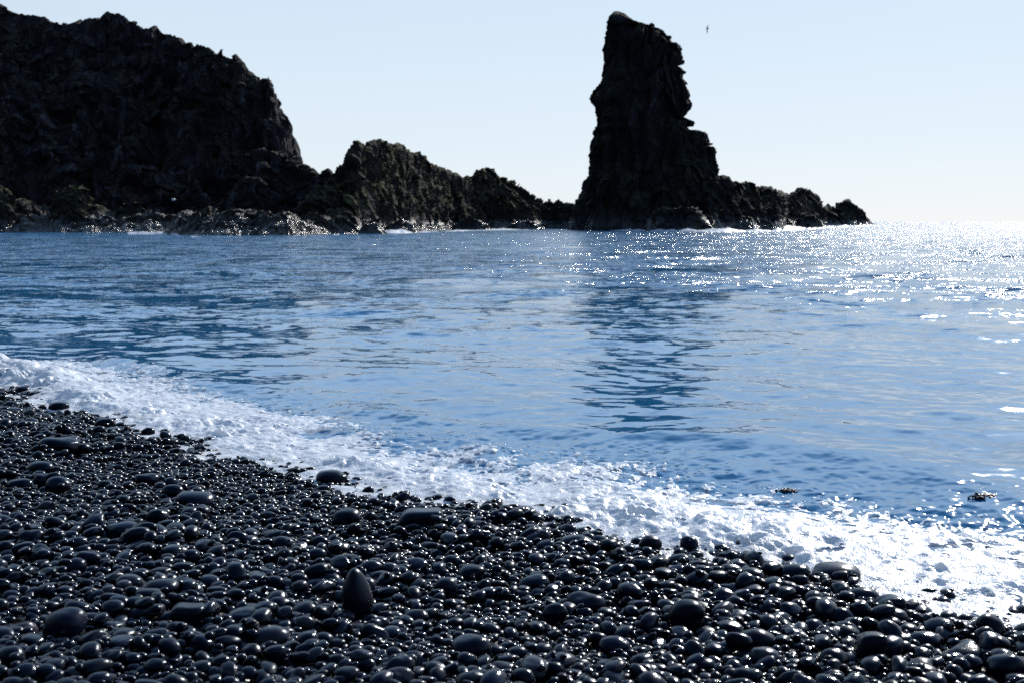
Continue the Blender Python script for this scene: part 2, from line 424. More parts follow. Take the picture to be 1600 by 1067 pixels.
def ridge_mesh(top_px, foot_px, depth, back, k, nu, nt_, seed, butt=4.0, bw=9.0, scale=1.0, amp=1.0, sink=2.0, vert=1.0, depth_px=None, jag=0.55, dip=-0.6, stretch=1.6):
    """Rock mass whose crest follows the skyline; foot on the water, crest set back, a real back side."""
    top = np.array(top_px, float); foot = np.array(foot_px, float)
    us = np.linspace(top[0, 0], top[-1, 0], nu)
    vt = np.interp(us, top[:, 0], top[:, 1]); vf = np.interp(us, foot[:, 0], foot[:, 1])
    _, Df = on_plane(us, vf, 0.0)
    ends = np.clip(np.minimum(us - us[0], us[-1] - us) / 12, 0, 1)
    jw1, _, jc1 = worley(us / 9, 0 * us + .5, 0 * us, seed + 70); jw2, _, jc2 = worley(us / 4, 0 * us + .5, 0 * us, seed + 75)
    vt = vt + jag * ends * ((jc1 - 0.5) * 4.5 + (jc2 - 0.5) * 3 + 2 * jw1)
    Dc = Df + (depth if depth_px is None else np.interp(us, *np.array(depth_px, float).T))
    t = np.linspace(0, 1, nt_)[:, None]
    rxf, rzf = ray(us, vf); rxt, rzt = ray(us, vt)
    zf = (-sink - H_CAM) / Df
    D = Df + (Dc - Df) * t ** k
    X0 = rxt * Df
    n = fbm(X0 / bw, t * 1.6 + 0 * X0, 0, seed + 60, 4, 0.55)
    D = D + butt * n * np.sin(np.pi * np.clip(t, 0, 1)) ** 0.7
    e = zf + (rzt - zf) * t
    Pf = np.stack([rxt * D, D, H_CAM + e * D], -1)
    tb = np.linspace(0, 1, max(8, nt_ // 5))[1:, None]
    Db = Dc + back * tb; zc = Pf[-1, :, 2]
    Pb = np.stack([rxt * Dc + 0 * tb, Db, zc - (zc + sink) * tb ** 1.4], -1)
    P = np.concatenate([Pf, Pb], 0)
    Nn = -grid_normals(P)
    # normals must point at the open air (towards the camera on the front)
    if np.mean(Nn[nt_ // 2, :, 1]) > 0: Nn = -Nn
    hgt = np.clip((P[..., 2] + 0.5) / 2.5, 0.15, 1)
    tr = np.concatenate([t[:, 0], 1 + tb[:, 0]]); hgt = hgt * (1 - 0.5 * np.exp(-((tr - 1) / 0.05) ** 2))[:, None]
    P = crag(P, Nn, scale, hgt * amp, seed, vert, dip, stretch)
    return P

def add_grids(name, grids, mat, wraps=None, smooth=False):
    Vs = []; Fs = []; o = 0
    for i, g in enumerate(grids):
        if isinstance(g, tuple): V, Fq = g
        else: V = g.reshape(-1, 3); Fq = grid_faces(g.shape[0], g.shape[1], bool(wraps and wraps[i]))
        Vs.append(V); Fs.append(Fq + o); o += len(V)
    return mesh_np(name, np.concatenate(Vs), np.concatenate(Fs), mat, smooth)

# headland cliff
CL_TOP = [(-420, -60), (-260, -30), (-120, -10), (0, 4), (6, 11), (22, 19), (45, 26), (75, 31), (107, 40), (124, 37), (150, 32), (160, 25), (170, 22), (184, 26), (195, 33), (204, 33), (217, 43),
          (221, 47), (247, 46), (262, 55), (279, 58), (286, 71), (300, 69), (307, 64), (315, 69), (322, 75), (337, 81), (347, 79), (350, 88), (369, 89), (375, 96), (380, 109),
          (386, 116), (409, 122), (420, 120), (424, 130), (426, 150), (430, 169), (434, 191), (436, 210), (438, 245)]
CL_FOOT = [(-420, 361), (0, 360.8), (250, 360.8), (438, 360.8)]
g1 = ridge_mesh(CL_TOP, CL_FOOT, 30, 40, 1.5, 700, 420, 1, butt=9, bw=10, scale=1.15, amp=0.72, vert=0.8, dip=-1.1, stretch=2.0,
                depth_px=[(-420, 40), (0, 34), (250, 26), (400, 12), (448, 6)])
# end wall of the headland, closing it away from the camera
CL2_TOP = [(372, 262), (385, 240), (410, 232), (430, 238), (448, 243), (461, 250), (472, 258), (487, 266), (498, 272), (504, 270), (512, 268), (525, 285), (540, 300), (560, 340)]
CL2_FOOT = [(372, 363.2), (448, 363.2), (560, 365)]
g2 = ridge_mesh(CL2_TOP, CL2_FOOT, 12, 20, 1.0, 260, 200, 2, butt=3, bw=5, scale=0.8, amp=0.8)
ringk = g1[:420, -1]                                   # right edge column, extruded back so the cliff has a side
side = np.stack([np.stack([ringk[:, 0] * (1 + q / ringk[:, 1]) - 0.05 * q - 0.002 * q * q, ringk[:, 1] + q, ringk[:, 2] - 0.12 * q], -1) for q in np.linspace(0, 42, 60)], 1)
cl = add_grids('headland_cliff', [g1, side], M_CLIFF)
tag(cl, 'tall black craggy headland cliff rising above the left shore', 'cliff')
fo = add_grids('rock_mound', [g2], M_CLIFF)
tag(fo, 'dark low rock mass sloping down from the right foot of the headland cliff', 'rock')
CF_TOP = [(150, 330), (175, 300), (190, 270), (215, 258), (245, 262), (262, 285), (285, 292), (300, 280), (318, 300), (335, 318), (350, 335)]
g3 = ridge_mesh(CF_TOP, [(150, 361.9), (350, 361.9)], 7, 12, 1.0, 200, 120, 33, butt=2, bw=4, scale=0.8, amp=0.8)
o = add_grids('rock_mound', [g3], M_CLIFF); tag(o, 'black rock buttress at the middle of the cliff foot, behind the pale ledge', 'rock')
CG_TOP = [(318, 340), (330, 318), (352, 300), (372, 288), (392, 276), (408, 282), (425, 300), (440, 310), (455, 322), (468, 345)]
g3 = ridge_mesh(CG_TOP, [(318, 363.4), (468, 363.4)], 6, 12, 1.0, 160, 100, 35, butt=2, bw=4, scale=0.7, amp=0.8)
o = add_grids('rock_mound', [g3], M_CLIFF); tag(o, 'rounded black rock behind the wet ledge and left of the green ridge', 'rock')

# green ridge
RG_TOP = [(452, 345), (470, 318), (490, 300), (505, 283), (516, 272), (533, 256), (537, 245), (544, 234), (557, 224), (570, 228), (575, 225), (581, 219), (594, 216), (609, 224), (622, 227),
          (635, 234), (648, 239), (664, 245), (672, 256), (687, 260), (700, 266), (716, 274), (726, 280), (734, 284), (742, 300), (755, 318), (770, 338), (790, 355)]
RG_FOOT = [(452, 367.5), (560, 366), (620, 363.6), (700, 360.5), (732, 359.5), (790, 358)]
g = ridge_mesh(RG_TOP, RG_FOOT, 14, 22, 0.85, 420, 260, 3, butt=3.5, bw=6, scale=0.85, amp=0.65)
o = add_grids('rock_ridge', [g], M_RIDGE); tag(o, 'humped rock ridge with green moss on its slope, between headland and sea stack', 'rock ridge')
RH_TOP = [(700, 345), (715, 310), (724, 282), (729, 273), (734, 277), (739, 276), (744, 266), (758, 263), (773, 262), (777, 273), (791, 279), (804, 287), (823, 297), (836, 308), (853, 311), (866, 314), (872, 311),
          (882, 316), (890, 318), (900, 322), (915, 330), (940, 350)]
RH_FOOT = [(700, 359.5), (760, 358.8), (860, 358.4), (940, 359)]
g = ridge_mesh(RH_TOP, RH_FOOT, 10, 22, 0.9, 380, 160, 4, butt=2.5, bw=6, scale=0.85, amp=0.6)
o = add_grids('rock_spur', [g], M_RIDGE); tag(o, 'low rock spur with a square block on top, running down to the sea stack', 'rock ridge')

# sea stack: rings stacked up the tower, plus its broad foot
SL = [(20.5, 960), (24, 953), (27, 951), (46, 950), (68, 947), (78, 944), (103, 944), (125, 939), (141, 933), (150, 928), (155, 926), (162, 928), (168, 934), (172, 937), (185, 938), (210, 933), (221, 928), (235, 924), (246, 921), (260, 923),
      (281, 919), (299, 913), (313, 908), (322, 903), (345, 895), (372, 890)]
SR = [(20.5, 972), (25, 985), (34, 994), (41, 1004), (46, 1026), (50, 1031), (59, 1041), (69, 1053), (77, 1064), (85, 1065), (110, 1063), (116, 1068), (128, 1068), (142, 1072), (157, 1074), (166, 1078), (171, 1076),
      (176, 1072), (187, 1061), (190, 1068), (193, 1072), (203, 1074), (207, 1086), (210, 1106), (223, 1107), (230, 1104), (237, 1109), (255, 1116), (267, 1124), (281, 1138), (300, 1150), (330, 1160), (372, 1170)]
D0 = 200.0
vs = np.linspace(20.5, 372, 520)
uL = np.interp(vs, *np.array(SL).T); uR = np.interp(vs, *np.array(SR).T)
_, _, j1 = worley(vs / 11, 0 * vs, 0 * vs, 81); _, _, j2 = worley(vs / 5, 0 * vs, 0 * vs, 82); _, _, j3 = worley(vs / 8, 0 * vs, 0 * vs, 83); _, _, j4 = worley(vs / 4, 0 * vs, 0 * vs, 84)
jf = np.clip((vs - 22) / 20, 0.2, 1)
uL = uL + 2 + jf * (j1 - .5) * 2; uR = uR - 3 - 6 * np.clip((vs - 200) / 10, 0, 1) + jf * (j3 - .5) * 4
uR = np.minimum(uR, uR - 5 * np.clip((62 - vs) / 20, 0, 1))
rxL, rz = ray(uL, vs); rxR, _ = ray(uR, vs)
XL = rxL * D0; XR = rxR * D0; Z = H_CAM + rz * D0
a_ = (XR - XL) / 2; c_ = (XR + XL) / 2
b_ = np.interp(vs, [20.5, 24, 35, 60, 160, 260, 372], [1.0, 2.2, 3.8, 5.5, 7.0, 8.5, 13])
tt = np.linspace(0, 2 * math.pi, 640, endpoint=False)
ct, st_ = np.cos(tt), np.sin(tt)
sq = 0.75
as_ = np.convolve(np.pad(a_, 60, 'edge'), np.hanning(121) / np.hanning(121).sum(), 'valid')
as_ = np.minimum(as_, a_ + 4)
wgt = np.abs(ct) ** 5
PX = c_[:, None] + (as_[:, None] * (1 - wgt) + a_[:, None] * wgt) * np.sign(ct) * np.abs(ct) ** sq
PY = D0 + b_[:, None] * np.sign(st_) * np.abs(st_) ** sq
P = np.stack([PX, PY, np.repeat(Z[:, None], 640, 1)], -1)
Nn = np.stack([np.broadcast_to(ct / 1.0, PX.shape), np.broadcast_to(st_, PX.shape), np.zeros_like(PX)], -1)
topf = np.clip((vs - 20.5) / 25, 0.15, 1)[:, None] * np.ones_like(PX)
fl = vnoise(PX / 1.6, PY / 1.6, P[..., 2] / 9, 77) * 0.35      # vertical fluting
P = crag(P, Nn, 0.95, 0.60 * topf, 5, 0.9, math.radians(82), 2.4) + Nn * fl[..., None]
capc = P[0].mean(0); capc[2] += 0.3
cap = np.stack([P[0], P[0] * 0.5 + capc * 0.5, np.repeat(capc[None], 640, 0)], 0)
lump_top = [(1004, 60), (1010, 43), (1017, 37.5), (1024, 40), (1030, 50), (1034, 66)]
ST_TOP = [(885, 350), (895, 330), (905, 318), (925, 312), (945, 308), (965, 300), (985, 286), (1003, 268), (1012, 262), (1030, 264), (1046, 268), (1062, 285), (1080, 300), (1100, 300), (1124, 280), (1131, 275), (1141, 281), (1163, 285),
          (1181, 287), (1198, 292), (1216, 299), (1234, 306), (1238, 301), (1252, 297), (1266, 297), (1279, 308), (1284, 317), (1291, 340)]
ST_FOOT = [(885, 359), (960, 359.8), (1040, 361.4), (1109, 361.8), (1180, 361), (1216, 360.2), (1228, 358), (1291, 356.5)]
gb = ridge_mesh(ST_TOP, ST_FOOT, 12, 26, 0.8, 620, 170, 6, butt=3.5, bw=5, scale=0.85, amp=0.65,
                depth_px=[(885, 30), (960, 18), (1109, 14), (1216, 22), (1291, 16)])
gl = ridge_mesh([(998, 80), (1004, 56), (1010, 43), (1017, 37.5), (1024, 40), (1030, 50), (1036, 64), (1040, 80)], [(998, 360.1), (1040, 360.1)], 3, 4, 0.7, 60, 60, 7, butt=0.4, bw=2, scale=0.5, amp=0.5)
gl = gl[np.r_[44:71]]                                     # only the pinnacle on the stack's shoulder
stk = add_grids('sea_stack', [P, cap, gb, gl], M_STACK, wraps=[True, True, False, False])
tag(stk, 'tall dark sea stack like a standing tower with a broad rocky foot', 'sea stack')
# front boulder mass on the stack foot
FB = [(1010, 355), (1016, 338), (1030, 328), (1050, 325), (1068, 323), (1085, 326), (1098, 338), (1108, 350), (1116, 360)]
g = ridge_mesh(FB, [(1010, 362), (1116, 362.4)], 4, 10, 0.7, 160, 60, 8, butt=1, bw=3, scale=0.6, amp=0.6)
o = add_grids('boulder', [g], M_STACK); tag(o, 'broad wet boulder at the waterline in front of the sea stack', 'boulder')
SK = [(1287, 345), (1290, 327), (1300, 324), (1309, 321), (1316, 316), (1327, 317), (1334, 322), (1346, 324), (1352, 335), (1362, 346), (1369, 351)]
g = ridge_mesh(SK, [(1287, 352.5), (1369, 352.3)], 16, 30, 0.7, 200, 70, 9, butt=3, bw=6, scale=1.6, amp=0.6)
o = add_grids('skerry', [g], M_STACK); tag(o, 'small dark skerry at the far right tip of the rocks', 'skerry')

# shore ledges and boulders below the cliff
LB = [(-300, 290), (-120, 285), (0, 304), (17, 310), (47, 319), (90, 327), (115, 330), (142, 324), (170, 328), (195, 333), (229, 333), (250, 336), (276, 339), (300, 350), (318, 362)]
LBF = [(-300, 364), (0, 364.5), (150, 364.8), (230, 365.2), (318, 366)]
g = ridge_mesh(LB, LBF, 16, 12, 1.1, 560, 110, 10, butt=3, bw=4, scale=0.55, amp=0.85)
o = add_grids('rock_ledge', [g], M_LEDGE); tag(o, 'long pale grey wet rock ledge along the waterline at the left', 'rock ledge')
LC = [(255, 364), (262, 357), (275, 341), (285, 335), (322, 331), (356, 330), (412, 332), (450, 328), (462, 340), (480, 350), (505, 357), (528, 366)]
LCF = [(255, 368.4), (300, 369.5), (450, 369.8), (528, 367.5)]
g = ridge_mesh(LC, LCF, 12, 8, 1.0, 420, 110, 12, butt=2.5, bw=3, scale=0.5, amp=0.85)
o = add_grids('rock_ledge', [g], M_LEDGE); tag(o, 'jagged black wet ledge reaching furthest into the water, with white glints', 'rock ledge')
BT = [(82, 332), (86, 315), (90, 300), (98, 292), (110, 290), (124, 287), (130, 292), (137, 300), (141, 318), (144, 334)]
g = ridge_mesh(BT, [(82, 363.6), (144, 363.6)], 5, 6, 1.6, 140, 90, 14, butt=1.2, bw=3, scale=0.5, amp=0.75)
o = add_grids('boulder', [g], M_RIDGE); tag(o, 'large upright mossy boulder on the pale ledge under the cliff', 'boulder')
BU = [(-40, 322), (-34, 296), (-18, 286), (0, 287), (8, 292), (15, 300), (19, 316), (22, 330)]
g = ridge_mesh(BU, [(-40, 363.8), (22, 363.8)], 5, 6, 1.6, 120, 80, 15, butt=1.2, bw=3, scale=0.5, amp=0.7)
o = add_grids('boulder', [g], M_RIDGE); tag(o, 'green topped boulder at the far left end of the pale ledge', 'boulder')
small_rocks = [
    ((600, 612, 625, 640, 652), (358, 346, 343, 350, 362), 364.6, 'low black rock at the waterline below the green ridge'),
    ((560, 572, 590, 602), (362, 350, 348, 362), 366.4, 'small wet rock at the left foot of the green ridge'),
    ((700, 715, 735, 752, 770), (358, 345, 338, 346, 358), 360.2, 'brown wet rock below the square block of the spur'),
    ((790, 812, 835, 850), (356, 344, 346, 356), 359.4, 'low wet rock beside the white surf under the spur'),
    ((1140, 1156, 1172, 1186), (360, 346, 347, 360), 361.8, 'rounded wet rock at the right foot of the sea stack'),
    ((1186, 1200, 1212, 1224), (359, 350, 351, 360), 361.4, 'smallest wet rock right of the sea stack foot'),
    ((905, 925, 945, 965), (357, 338, 340, 357), 360.6, 'wet rock at the left foot of the sea stack'),
    ((165, 185, 210, 235), (334, 318, 316, 334), 363.6, 'black rock on the pale ledge right of the mossy boulder'),
    ((1238, 1252, 1272, 1292), (356, 336, 338, 355), 357.6, 'dark rock beside the gap before the skerry'),
]
for i, (uu, vv, vf, lb) in enumerate(small_rocks):
    g = ridge_mesh(list(zip(uu, vv)), [(uu[0], vf), (uu[-1], vf)], 3.5, 5, 0.8, 80, 40, 50 + 5 * i, butt=0.6, bw=2, scale=0.4, amp=0.7, sink=1)
    o = add_grids('rock', [g], M_LEDGE if i in (0, 1, 3) else M_STACK); tag(o, lb, 'rock')

# ------------------------------------------------------------------ pebbles
def ico(sub):
    import bmesh
    bm = bmesh.new(); bmesh.ops.create_icosphere(bm, subdivisions=sub, radius=1.0)
    bm.verts.ensure_lookup_table()
    V = np.array([v.co[:] for v in bm.verts]); Fq = np.array([[v.index for v in f.verts] for f in bm.faces])
    bm.free(); return V, Fq
ICO = {k: ico(k) for k in (2, 3, 4)}
def stone_shape(V, seed, rough=0.16, flat=0.0):
    q = V * 0.9 + seed * 3.17
    n = vnoise(q[:, 0], q[:, 1], q[:, 2], seed) * rough + vnoise(q[:, 0] * 2.1, q[:, 1] * 2.1, q[:, 2] * 2.1, seed + 50) * rough * 0.3
    Pp = V * (1 + n)[:, None]
    p = 2.0 + 0.9 * ((seed * 7919) % 100) / 100.0          # slightly boxy or round
    s = (np.abs(V) ** p).sum(1) ** (-1 / p)
    Pp = Pp * (1 - 0.7 + 0.7 * s)[:, None]
    if flat:
        Pp = np.where(Pp > flat, flat + (Pp - flat) * 0.25, Pp)
    return Pp
NV = 28
SHAPES = {k: [stone_shape(ICO[k][0], s + 1, 0.10 + 0.12 * (s % 4) / 3) for s in range(NV)] for k in (2, 3, 4)}

res = 0.006
X0, X1, Y0, Y1 = -8.2, 4.2, 1.5, 13.0
nx = int((X1 - X0) / res); ny = int((Y1 - Y0) / res)
hx = X0 + (np.arange(nx) + 0.5) * res; hy = Y0 + (np.arange(ny) + 0.5) * res
HM = np.empty((ny, nx), np.float32)
for j0 in range(0, ny, 200):
    a, b = np.meshgrid(hx, hy[j0:j0 + 200]); HM[j0:j0 + 200] = beach_z(a, b)
KEEP = np.zeros((ny, nx), bool)            # ground already taken by a large stone
pr = np.random.default_rng(3)
stones = []                                 # x,y,z,a,b,c,rot,tiltx,tilty,shape,rnd,flag
def foot(x, y, a, b, rot):
    R_ = max(a, b)
    i0 = max(0, int((x - R_ - X0) / res)); i1 = min(nx, int((x + R_ - X0) / res) + 1)
    j0 = max(0, int((y - R_ - Y0) / res)); j1 = min(ny, int((y + R_ - Y0) / res) + 1)
    if i1 - i0 < 1 or j1 - j0 < 1: return None
    dx = hx[i0:i1] - x; dy = (hy[j0:j1] - y)[:, None]
    c, s = math.cos(rot), math.sin(rot)
    q = ((dx * c + dy * s) / a) ** 2 + ((-dx * s + dy * c) / b) ** 2
    return i0, i1, j0, j1, q
def put(x, y, a, b, c, rot, shape, rnd, flag=None, sink=0.35, tilt=0.2, keep=False, zoff=0.0):
    f = foot(x, y, a, b, rot)
    if f is None: return
    i0, i1, j0, j1, q = f; m = q < 1
    if not m.any(): return
    sub = HM[j0:j1, i0:i1]
    mean = float(sub[m].mean()); mx = float(sub[q < 0.35].max()) if (q < 0.35).any() else mean
    z = 0.55 * mean + 0.45 * mx + c * (1 - sink) + zoff
    topz = z + c * np.sqrt(np.clip(1 - q, 0, 1))
    sub[m] = np.maximum(sub[m], topz[m])
    if keep: KEEP[j0:j1, i0:i1] |= (q < 0.8)
    stones.append([x, y, z, a, b, c, rot, pr.normal(0, tilt), pr.normal(0, tilt), shape, rnd, flag])
def in_view(x, y, margin):
    return (y > 2.1) & (np.abs(x) < 0.45 * y + margin)
def scatter(n, rlo, rhi, K, wmax=0.45, power=1.0):
    x = pr.uniform(X0 + .1, X1 - .1, n * 3); y = pr.uniform(Y0 + .1, Y1 - .1, n * 3)
    d = wdist(x, y); ok = (d < wmax) & in_view(x, y, 0.9) & (d > -9)
    x = x[ok][:n]; y = y[ok][:n]
    rr_ = rlo * (rhi / rlo) ** (pr.random(len(x)) ** power)
    zone = vnoise(x * 1.1, y * 1.1, 0, 61)
    rr_ = rr_ * (1 + 0.25 * zone)
    for xi, yi, r in zip(x, y, rr_):
        if KEEP[min(ny - 1, int((yi - Y0) / res)), min(nx - 1, int((xi - X0) / res))]: continue
        best = None
        for _ in range(K):
            cx = xi + pr.uniform(-2.2, 2.2) * r; cy = yi + pr.uniform(-2.2, 2.2) * r
            ii = int((cx - X0) / res); jj = int((cy - Y0) / res)
            if not (3 < ii < nx - 4 and 3 < jj < ny - 4): continue
            h = float(HM[jj - 2:jj + 3:2, ii - 2:ii + 3:2].mean()) + 0.105 * float((cy - yi) * 0.75 + (cx - xi) * 0.6)
            if KEEP[jj, ii]: h += 5
            if best is None or h < best[0]: best = (h, cx, cy)
        if best is None or best[0] > 3: continue
        e1 = pr.uniform(0.62, 0.95); e2 = pr.uniform(0.42, 0.78)
        put(best[1], best[2], r / math.sqrt(e1), r * math.sqrt(e1), r * e2, pr.uniform(0, 3.14), int(pr.integers(NV)), pr.random())

scatter(13000, 0.013, 0.036, 3)
scatter(11000, 0.010, 0.028, 3)
# large stones placed where the photograph shows them: u, v(centre), width, height (px of 1600), shape, label
BIG = [
    (557, 938, 47, 78, 'cone', 'tall pointed stone standing upright like a cone in the foreground pebbles'),
    (90, 697, 58, 27, '', 'big smooth humped stone alone on fine gravel near the left edge'),
    (60, 727, 42, 20, '', 'dark stone just below the big humped stone at the left'),
    (30, 750, 38, 18, '', 'oval stone close to the left edge, left of a round pair'),
    (90, 753, 38, 24, '', 'right one of the round pair of stones near the left edge'),
    (65, 745, 26, 24, '', 'left one of the round pair of stones near the left edge'),
    (226, 741, 38, 18, '', 'flat oval stone with a wet highlight, mid left of the beach'),
    (270, 760, 34, 22, '', 'round shiny stone above the widest arched stone at mid left'),
    (303, 777, 56, 24, '', 'wide low arched stone at mid left of the beach'),
    (517, 744, 48, 19, '', 'long smooth stone touching the foam at the middle left of the surf'),
    (540, 806, 42, 26, '', 'large dark flat topped stone standing alone below the long foam stone'),
    (236, 834, 52, 28, '', 'pale sheened flat stone, right of a domed neighbour of the same size'),
    (190, 828, 50, 28, '', 'domed stone left of the pale sheened flat stone'),
    (245, 805, 34, 28, '', 'round stone just above the pale sheened flat stone'),
    (290, 958, 50, 36, 'block', 'blocky square stone with a flat face in the left foreground'),
    (250, 921, 56, 27, '', 'wide stone above the blocky square stone in the left foreground'),
    (383, 963, 62, 26, '', 'long flat stone left of the upright cone stone'),
    (420, 984, 60, 34, '', 'large stone with bright wet spots below the long flat stone'),
    (100, 972, 64, 46, '', 'large round stone in the bottom left of the beach'),
    (232, 932, 44, 20, '', 'oval stone resting against the wide stone in the left foreground'),
    (657, 812, 62, 28, 'block', 'broad angular stone with a flat lit top, nearest the foam in mid beach'),
    (697, 910, 34, 32, '', 'upright egg shaped stone right of the upright cone stone'),
    (737, 885, 44, 22, '', 'oval stone behind the upright egg shaped stone'),
    (832, 905, 46, 24, '', 'dark oval stone at the middle of the beach with a dull top'),
    (904, 845, 54, 25, '', 'pointed brownish stone lit from the right, close to the foam'),
    (917, 935, 56, 30, '', 'large stone leaning to the right at the middle of the foreground'),
    (868, 953, 38, 30, '', 'round ball shaped stone left of the large leaning stone'),
    (821, 806, 38, 22, 'rough', 'rough knobbly rock sitting in the foam edge at mid beach'),
    (901, 817, 22, 14, '', 'small black stone poking out of the foam at mid beach'),
    (1074, 964, 58, 44, '', 'biggest round boulder like stone in the right half of the beach'),
    (1183, 994, 54, 32, '', 'shiny capped stone to the lower right of the biggest round one'),
    (1303, 1029, 42, 32, '', 'round stone near the bottom of the right half'),
    (1508, 1017, 66, 28, '', 'long smooth lozenge stone in the bottom right corner area'),
    (1572, 1042, 60, 42, '', 'large stone cut by the right edge at the bottom corner'),
    (1306, 898, 74, 25, '', 'flat slab stone half washed by the foam at the right'),
    (1241, 904, 54, 26, '', 'smooth arched stone left of the foam washed slab'),
    (1390, 940, 42, 32, 'block', 'dark upright block at the edge of the right hand foam'),
    (1143, 869, 38, 24, 'rough', 'rugged black stone against the foam, above an arched shiny one'),
    (1150, 890, 38, 24, '', 'arched shiny stone under the rugged black stone'),
    (1242, 939, 46, 26, '', 'wide rough stone below the smooth arched stone at the right'),
    (1316, 957, 44, 26, '', 'round topped stone left below the dark upright block'),
    (1351, 924, 48, 17, '', 'flat wet stone between the foam washed slab and the dark block'),
    (1361, 1018, 44, 33, 'block', 'angular split stone near the bottom right'),
    (1017, 852, 34, 23, '', 'black stone at the foam edge right of mid beach'),
    (1447, 993, 48, 20, '', 'flat stone above the long smooth lozenge stone'),
    (1450, 1000, 26, 16, '', 'small stone leaning on the flat one above the lozenge stone'),
    (34, 610, 21, 13, '', 'dark round stone right at the left end of the foam'),
    (90, 634, 30, 17, '', 'dark long stone just below the foam near the left edge'),
    (163, 664, 31, 18, '', 'dark smooth stone beside the foam at upper left of the beach'),
    (18, 640, 30, 14, '', 'flat stone at the left edge below the foam end'),
    (17, 627, 24, 11, '', 'small bluish stone at the left edge by the foam'),
    (245, 664, 16, 10, '', 'little stone half covered by foam at upper left'),
    (200, 905, 40, 22, '', 'oval pale edged stone among the left foreground pebbles'),
    (645, 878, 44, 20, '', 'long stone with a lit edge above the upright egg shaped stone'),
    (1120, 905, 34, 18, '', 'wet stone left below the arched shiny stone'),
    (735, 1005, 60, 34, '', 'large dark stone near the bottom middle of the beach'),
    (960, 1000, 50, 26, '', 'flat round stone near the bottom, below the large leaning stone'),
    (620, 1050, 48, 34, '', 'large round stone cut near the bottom edge, below the cone stone'),
]
def beach_hit(u, v, lift=0.05):
    rx, rz = ray(u, v); d = 4.0
    for _ in range(40):
        z = float(beach_z(np.array(rx * d), np.array(d))) + lift
        dn = (z - H_CAM) / rz; d = 0.5 * d + 0.5 * float(dn)
    return float(rx) * d, d
for (u, v, wpx, hpx, kind, lb) in BIG:
    x, y = beach_hit(u, v + hpx * 0.12)
    s = y / F
    a = wpx * s * 0.53; c = max(hpx * s * (0.57 if kind != 'cone' else 0.60), a * 0.48)
    b = min(max(a * 0.8, c), a * 1.15)
    sh = int(pr.integers(NV))
    flag = (kind, lb)
    put(x, y + b * 0.2, a, b, c, pr.uniform(-0.25, 0.25), sh, pr.uniform(0.3, 0.98), flag, sink=0.45 if kind != 'cone' else 0.25, tilt=0.06, keep=True)
scatter(9000, 0.017, 0.042, 4, power=1.4)
scatter(15000, 0.008, 0.018, 4)
scatter(3200, 0.013, 0.032, 4)

S = np.array([[*s[:11]] for s in stones], float)
dist = S[:, 1]
px = S[:, 3] / dist
# how much of each stone is still uncovered
ix = ((S[:, 0] - X0) / res).astype(int).clip(0, nx - 1); iy = ((S[:, 1] - Y0) / res).astype(int).clip(0, ny - 1)
vis = HM[iy, ix] < S[:, 2] + S[:, 5] * 1.12
rzv = (S[:, 2] - H_CAM) / S[:, 1]
up_ = (rzv * math.cos(PITCH) + math.sin(PITCH)) / (math.cos(PITCH) - rzv * math.sin(PITCH))
vv_ = 533.5 - F * up_
inside = (np.abs(S[:, 0] / S[:, 1]) * F < 790) & (vv_ < 1062) & (wdist(S[:, 0], S[:, 1]) < -0.02)
flagged = np.array([s[11] is not None for s in stones])
score = np.where(vis & inside & ~flagged, px, 0)
pick = set(np.argsort(-score)[:300 - int(flagged.sum())].tolist())

def rotm(rz_, rx_, ry_):
    cz, sz = np.cos(rz_), np.sin(rz_); cx, sx = np.cos(rx_), np.sin(rx_); cy, sy = np.cos(ry_), np.sin(ry_)
    o_, i_ = np.zeros_like(cz), np.ones_like(cz)
    Rz = np.stack([cz, -sz, o_, sz, cz, o_, o_, o_, i_], -1).reshape(-1, 3, 3)
    Rx = np.stack([i_, o_, o_, o_, cx, -sx, o_, sx, cx], -1).reshape(-1, 3, 3)
    Ry = np.stack([cy, o_, sy, o_, i_, o_, -sy, o_, cy], -1).reshape(-1, 3, 3)
    return Rz @ Rx @ Ry
ROT = rotm(S[:, 6], S[:, 7], S[:, 8])
rest = np.array([i for i in range(len(S)) if i not in pick and not flagged[i]])
rest = rest[HM[iy[rest], ix[rest]] < S[rest, 2] + S[rest, 5] * 2.2]      # drop the fully buried ones
Vs, Fs, Rn, off = [], [], [], 0
lod = np.where(px[rest] * F > 13, 3, 2)
for k in (2, 3):
    for sh in range(NV):
        ids = rest[(lod == k) & (S[rest, 9] == sh)]
        if len(ids) == 0: continue
        base = SHAPES[k][sh]; fq = ICO[k][1]
        v = base[None] * S[ids, 3:6][:, None, :]
        v = np.einsum('nij,nvj->nvi', ROT[ids], v) + S[ids, 0:3][:, None, :]
        Vs.append(v.reshape(-1, 3)); Rn.append(np.repeat(S[ids, 10], len(base)))
        Fs.append((fq[None] + (np.arange(len(ids)) * len(base))[:, None, None]).reshape(-1, 3) + off); off += len(ids) * len(base)
peb = mesh_np('beach_pebbles', np.concatenate(Vs), np.concatenate(Fs), M_STONE, True, {'rnd': np.concatenate(Rn)})
tag(peb, 'countless small wet black pebbles covering the sloping beach', 'pebbles', kind='stuff')

